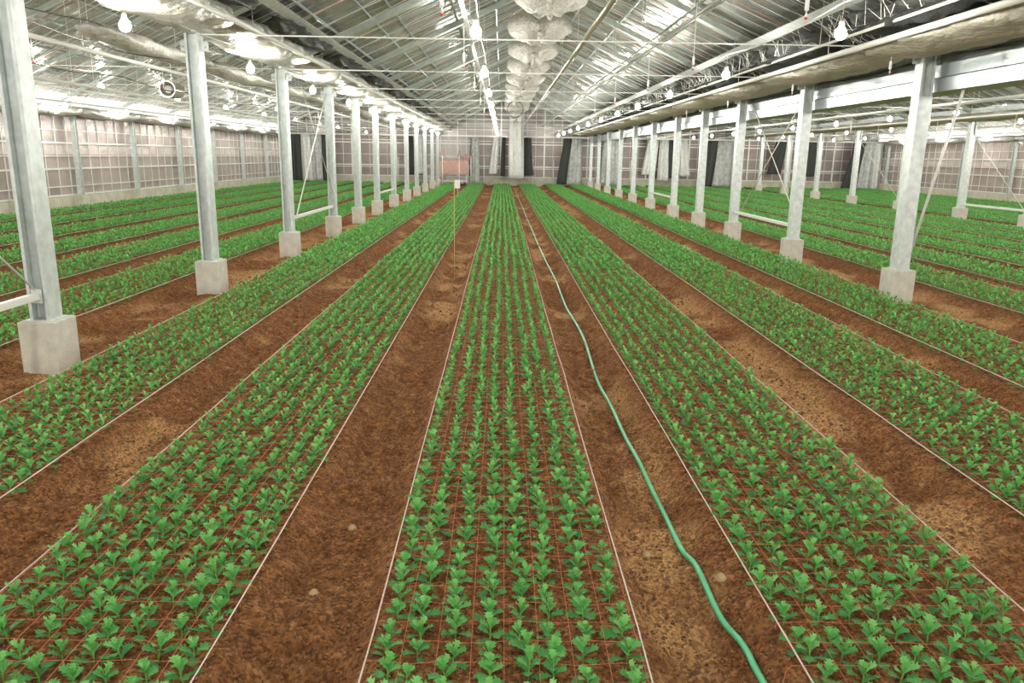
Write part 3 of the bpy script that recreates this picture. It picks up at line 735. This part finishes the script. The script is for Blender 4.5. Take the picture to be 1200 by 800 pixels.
# rods standing at the far bed ends
for k, (x, hgt) in enumerate([(-3.55, 1.7), (-2.55, 1.75), (-1.1, 1.65), (-1.85, 1.7), (1.9, 1.6), (3.2, 1.6), (-6.4, 1.6), (8.0, 1.6)]):
    g = MB(); g.tube([(x, 48.85 if x < -2.5 and x > -5 else 48.95, -.1), (x, 48.9, hgt)], .03, 8)
    if -4 < x < -1.5: g = MB(); g.tube([(x, 47.3, -.1), (x, 47.3, hgt)], .03, 8)
    tag(g.build('marker_rod', 'white_steel', smooth=True), 'white rod standing at the far bed end, %s from left' % ORD[1+sorted([-3.55, -2.55, -1.1, -1.85, 1.9, 3.2, -6.4, 8.0]).index(x)], 'rod', 'rods at far bed ends')

# label stake
t = empty('label_stake', (-.72, 11.95, -.09), 'thin upright stake with a white card on top, left of the centre bed', 'stake')
MB().tube([(0, 0, -.05), (0, 0, 1.47)], .0048, 8).build('stick', 'stake', t, smooth=True)
MB().box(.008, .088, -.003, .003, 1.35, 1.475).build('card', 'card', t, bevel=.01)
MB().tube([(.05, 0, 1.22), (.05, 0, 1.35)], .003, 6).build('card_cord', 'white_wire', t)

# ------------------------------------------------------------------ circulation fan
t = empty('circulation_fan', (.47, 29.5, 3.42), 'round grey circulation fan hanging in front of the white film bags', 'fan')
g = MB(); n = 32
def ring_band(mb, R, r, y0, y1, n=32):
    vs = [(q*math.cos(2*PI*k/n), y, q*math.sin(2*PI*k/n)) for y, q in ((y0, R), (y1, R), (y1, r), (y0, r)) for k in range(n)]
    mb.add(vs, [(j*n+k, j*n+(k+1) % n, ((j+1) % 4)*n+(k+1) % n, ((j+1) % 4)*n+k) for j in range(4) for k in range(n)])
ring_band(g, .31, .27, -.12, .14); g.build('housing', 'fan_grey', t, smooth=False)
g = MB()
for r in (.09, .15, .21, .265): ring_band(g, r+.003, r-.003, -.13, -.124)
for k in range(12): g.bar((0, -.127, 0), (.27*math.cos(PI*k/6), -.127, .27*math.sin(PI*k/6)), .005)
g.build('guard', 'fan_grey', t)
g = MB(); g.bar((0, -.08, 0), (0, .1, 0), .14, .14, 18); hub = g.build('motor', 'card', t)
for k in range(5):
    a = 2*PI*k/5; g = MB(); c, s = math.cos(a), math.sin(a); p = lambda r, w, y: (r*c-w*s, y, r*s+w*c)
    v = [p(.07, -.03, -.03), p(.25, -.07, -.04), p(.25, .07, .02), p(.07, .03, .01)]; v2 = [(x, y+.006, z) for x, y, z in v]
    g.add(v+v2, [(0, 1, 2, 3), (7, 6, 5, 4)]+[(i, 4+i, 4+(i+1) % 4, (i+1) % 4) for i in range(4)]); g.build('blade', 'white_steel', t)
g = MB(); g.bar((0, .0, .31), (0, 0, 1.5), .02); g.build('hanger', 'white_steel', t)
# a smaller duct fan in the left bay
t = empty('duct_fan', (-7.0, 17.2, 3.0), 'round metal duct fan hanging in the left bay', 'fan')
g = MB(); ring_band(g, .17, .15, -.25, .25, 24); g.build('housing', 'silver_rail', t); g = MB(); g.bar((0, -.2, 0), (0, .1, 0), .16, .16, 16); g.build('motor', 'fan_grey', t)
g = MB(); g.bar((0, 0, .17), (0, 0, .9), .015); g.build('hanger', 'white_steel', t)

# ------------------------------------------------------------------ light bulbs
BX = [(-12.2, 'the row by the left wall'), (-7.75, 'the middle row of the left bay'), (-3.68, 'the row along the left columns'), (-.27, 'the row over the centre bed'),
      (3.2, 'the row just inside the right columns'), (7.5, 'the row just beyond the right columns'), (11.0, 'the second row beyond the right columns'), (14.75, 'the row by the far right columns'),
      (19.1, 'the row beyond the far right columns'), (23.0, 'the row by the right wall')]
bp_ = empty('light_bulb', (0, 0, 0), 'x', 'light bulb')
g = MB(); g.lathe([(.004, -.062), (.030, -.054), (.048, -.034), (.054, -.006), (.048, .022), (.032, .046), (.021, .060), (.019, .066)], 14); g.build('glass_bulb', 'bulb_light', bp_, smooth=True)
MB().lathe([(.021, .066), (.025, .07), (.025, .115), (.016, .13), (.006, .135)], 12).build('socket', 'socket', bp_, smooth=True)
MB().tube([(0, 0, .13), (.004, 0, .20), (0, 0, .27)], .0035, 5).build('cord', 'white_wire', bp_)
first = True; ZB = 2.93
for r_, (x, nm) in enumerate(BX):
    ny = 0
    for k, y in enumerate([.4, 4.2]+YM):
        if r_ in (0, 8, 9) and y < 10 or (r_ in (1, 6, 7) and y < 3): pass
        yy_ = y-.3 if r_ == 4 else y
        px, py, d = proj([x, yy_, ZB]); vis = d[0] > 0 and -5 < px[0] < 1205 and py[0] > -8
        if vis: ny += 1; lb = 'lit bulb, %s from the camera in %s' % (ORD[ny], nm)
        else: lb = 'bulb above the frame, %s metres in, %s' % (round(yy_, 1), nm)
        if first: bp_.location = (x, yy_, ZB); bp_['label'] = lb; bp_['group'] = 'light bulbs'; first = False
        else: copy_tree(bp_, (x, yy_, ZB), lb, 'light bulbs')
    pts = []
    Y_ = [0.4, 4.2]+YM
    for a, b in zip(Y_[:-1], Y_[1:]):
        for q_ in range(8):
            tt = q_/8; pts.append((x+(.0 if 1 else 0), a+(b-a)*tt-(.3 if r_ == 4 else 0), ZB+.275-.07*math.sin(PI*tt)+.0))
    pts.append((x, 48.5, ZB+.27))
    g = MB(); g.tube(pts, .006, 5); tag(g.build('lamp_cable', 'white_wire', smooth=True), 'lamp cable carrying %s' % nm.replace('the row', 'the bulb row'), 'cable')

# misting nozzles hanging from the pipes
def nozzle(x, y, ztop, zbot, label):
    t = empty('mist_nozzle', (x, y, zbot), label, 'nozzle', 'hanging mist nozzles')
    MB().tube([(0, 0, .16), (0, 0, ztop-zbot)], .005, 6).build('drop_tube', 'white_wire', t)
    MB().lathe([(.006, .06), (.017, .07), (.017, .15), (.006, .17)], 10).build('weight', 'card', t, smooth=True)
    MB().lathe([(.006, .02), (.012, .03), (.004, .06)], 8).build('neck', 'white_steel', t, smooth=True)
    MB().lathe([(.010, 0), (.014, .008), (.006, .02)], 8).build('tip', 'red_plastic', t, smooth=True)
    return t
for x, zt, zb_, ys, nm in ((-.47, 3.25, 2.78, (6.3, 9.8, 13.5, 17.2, 20.8), 'the silver rail over the centre bed'), (2.32, 3.55, 2.8, (6.3, 9.9, 12.9, 16.6, 20.2), 'the slim rail on the right slope'),
        (4.72, 3.06, 2.78, (9.85, 13.1, 16.8, 20.5), 'the beige curtain roll'), (-5.38, 3.0, 2.7, (9.4, 12.9, 16.4, 20, 23.5), 'the left bay pipe by the columns'),
        (8.6, 2.85, 2.45, (16, 19.6, 23.2, 27), 'the lower right bay pipe'), (12.6, 2.95, 2.55, (19.5, 23, 26.6), 'the fourth right bay pipe'), (-9.6, 3.05, 2.6, (18, 21.6, 25.2), 'the pipe halfway across the left bay')):
    first_n = None
    for k, y in enumerate(ys):
        lb = 'white hanging mist nozzle with red tip below %s, %s from the camera' % (nm, ORD[k+1])
        if len(lb.split()) > 16: lb = 'red-tipped mist nozzle below %s, %s from the camera' % (nm, ORD[k+1])
        if first_n is None: first_n = nozzle(x, y, zt, zb_, lb)
        else: copy_tree(first_n, (x, y, zb_), lb)

# ------------------------------------------------------------------ world and colour
w = bpy.data.worlds.new('world'); S.world = w; w.use_nodes = True
w.node_tree.nodes['Background'].inputs[0].default_value = (1, .97, .9, 1); w.node_tree.nodes['Background'].inputs[1].default_value = .9
S.view_settings.view_transform = 'Standard'; S.view_settings.look = 'None'; S.view_settings.gamma = 1; S.view_settings.use_curve_mapping = False
S.view_settings.exposure = 0.7
S.cycles.use_denoising = True; S.cycles.sample_clamp_indirect = 6; S.cycles.max_bounces = 8; S.cycles.diffuse_bounces = 5; S.cycles.glossy_bounces = 4
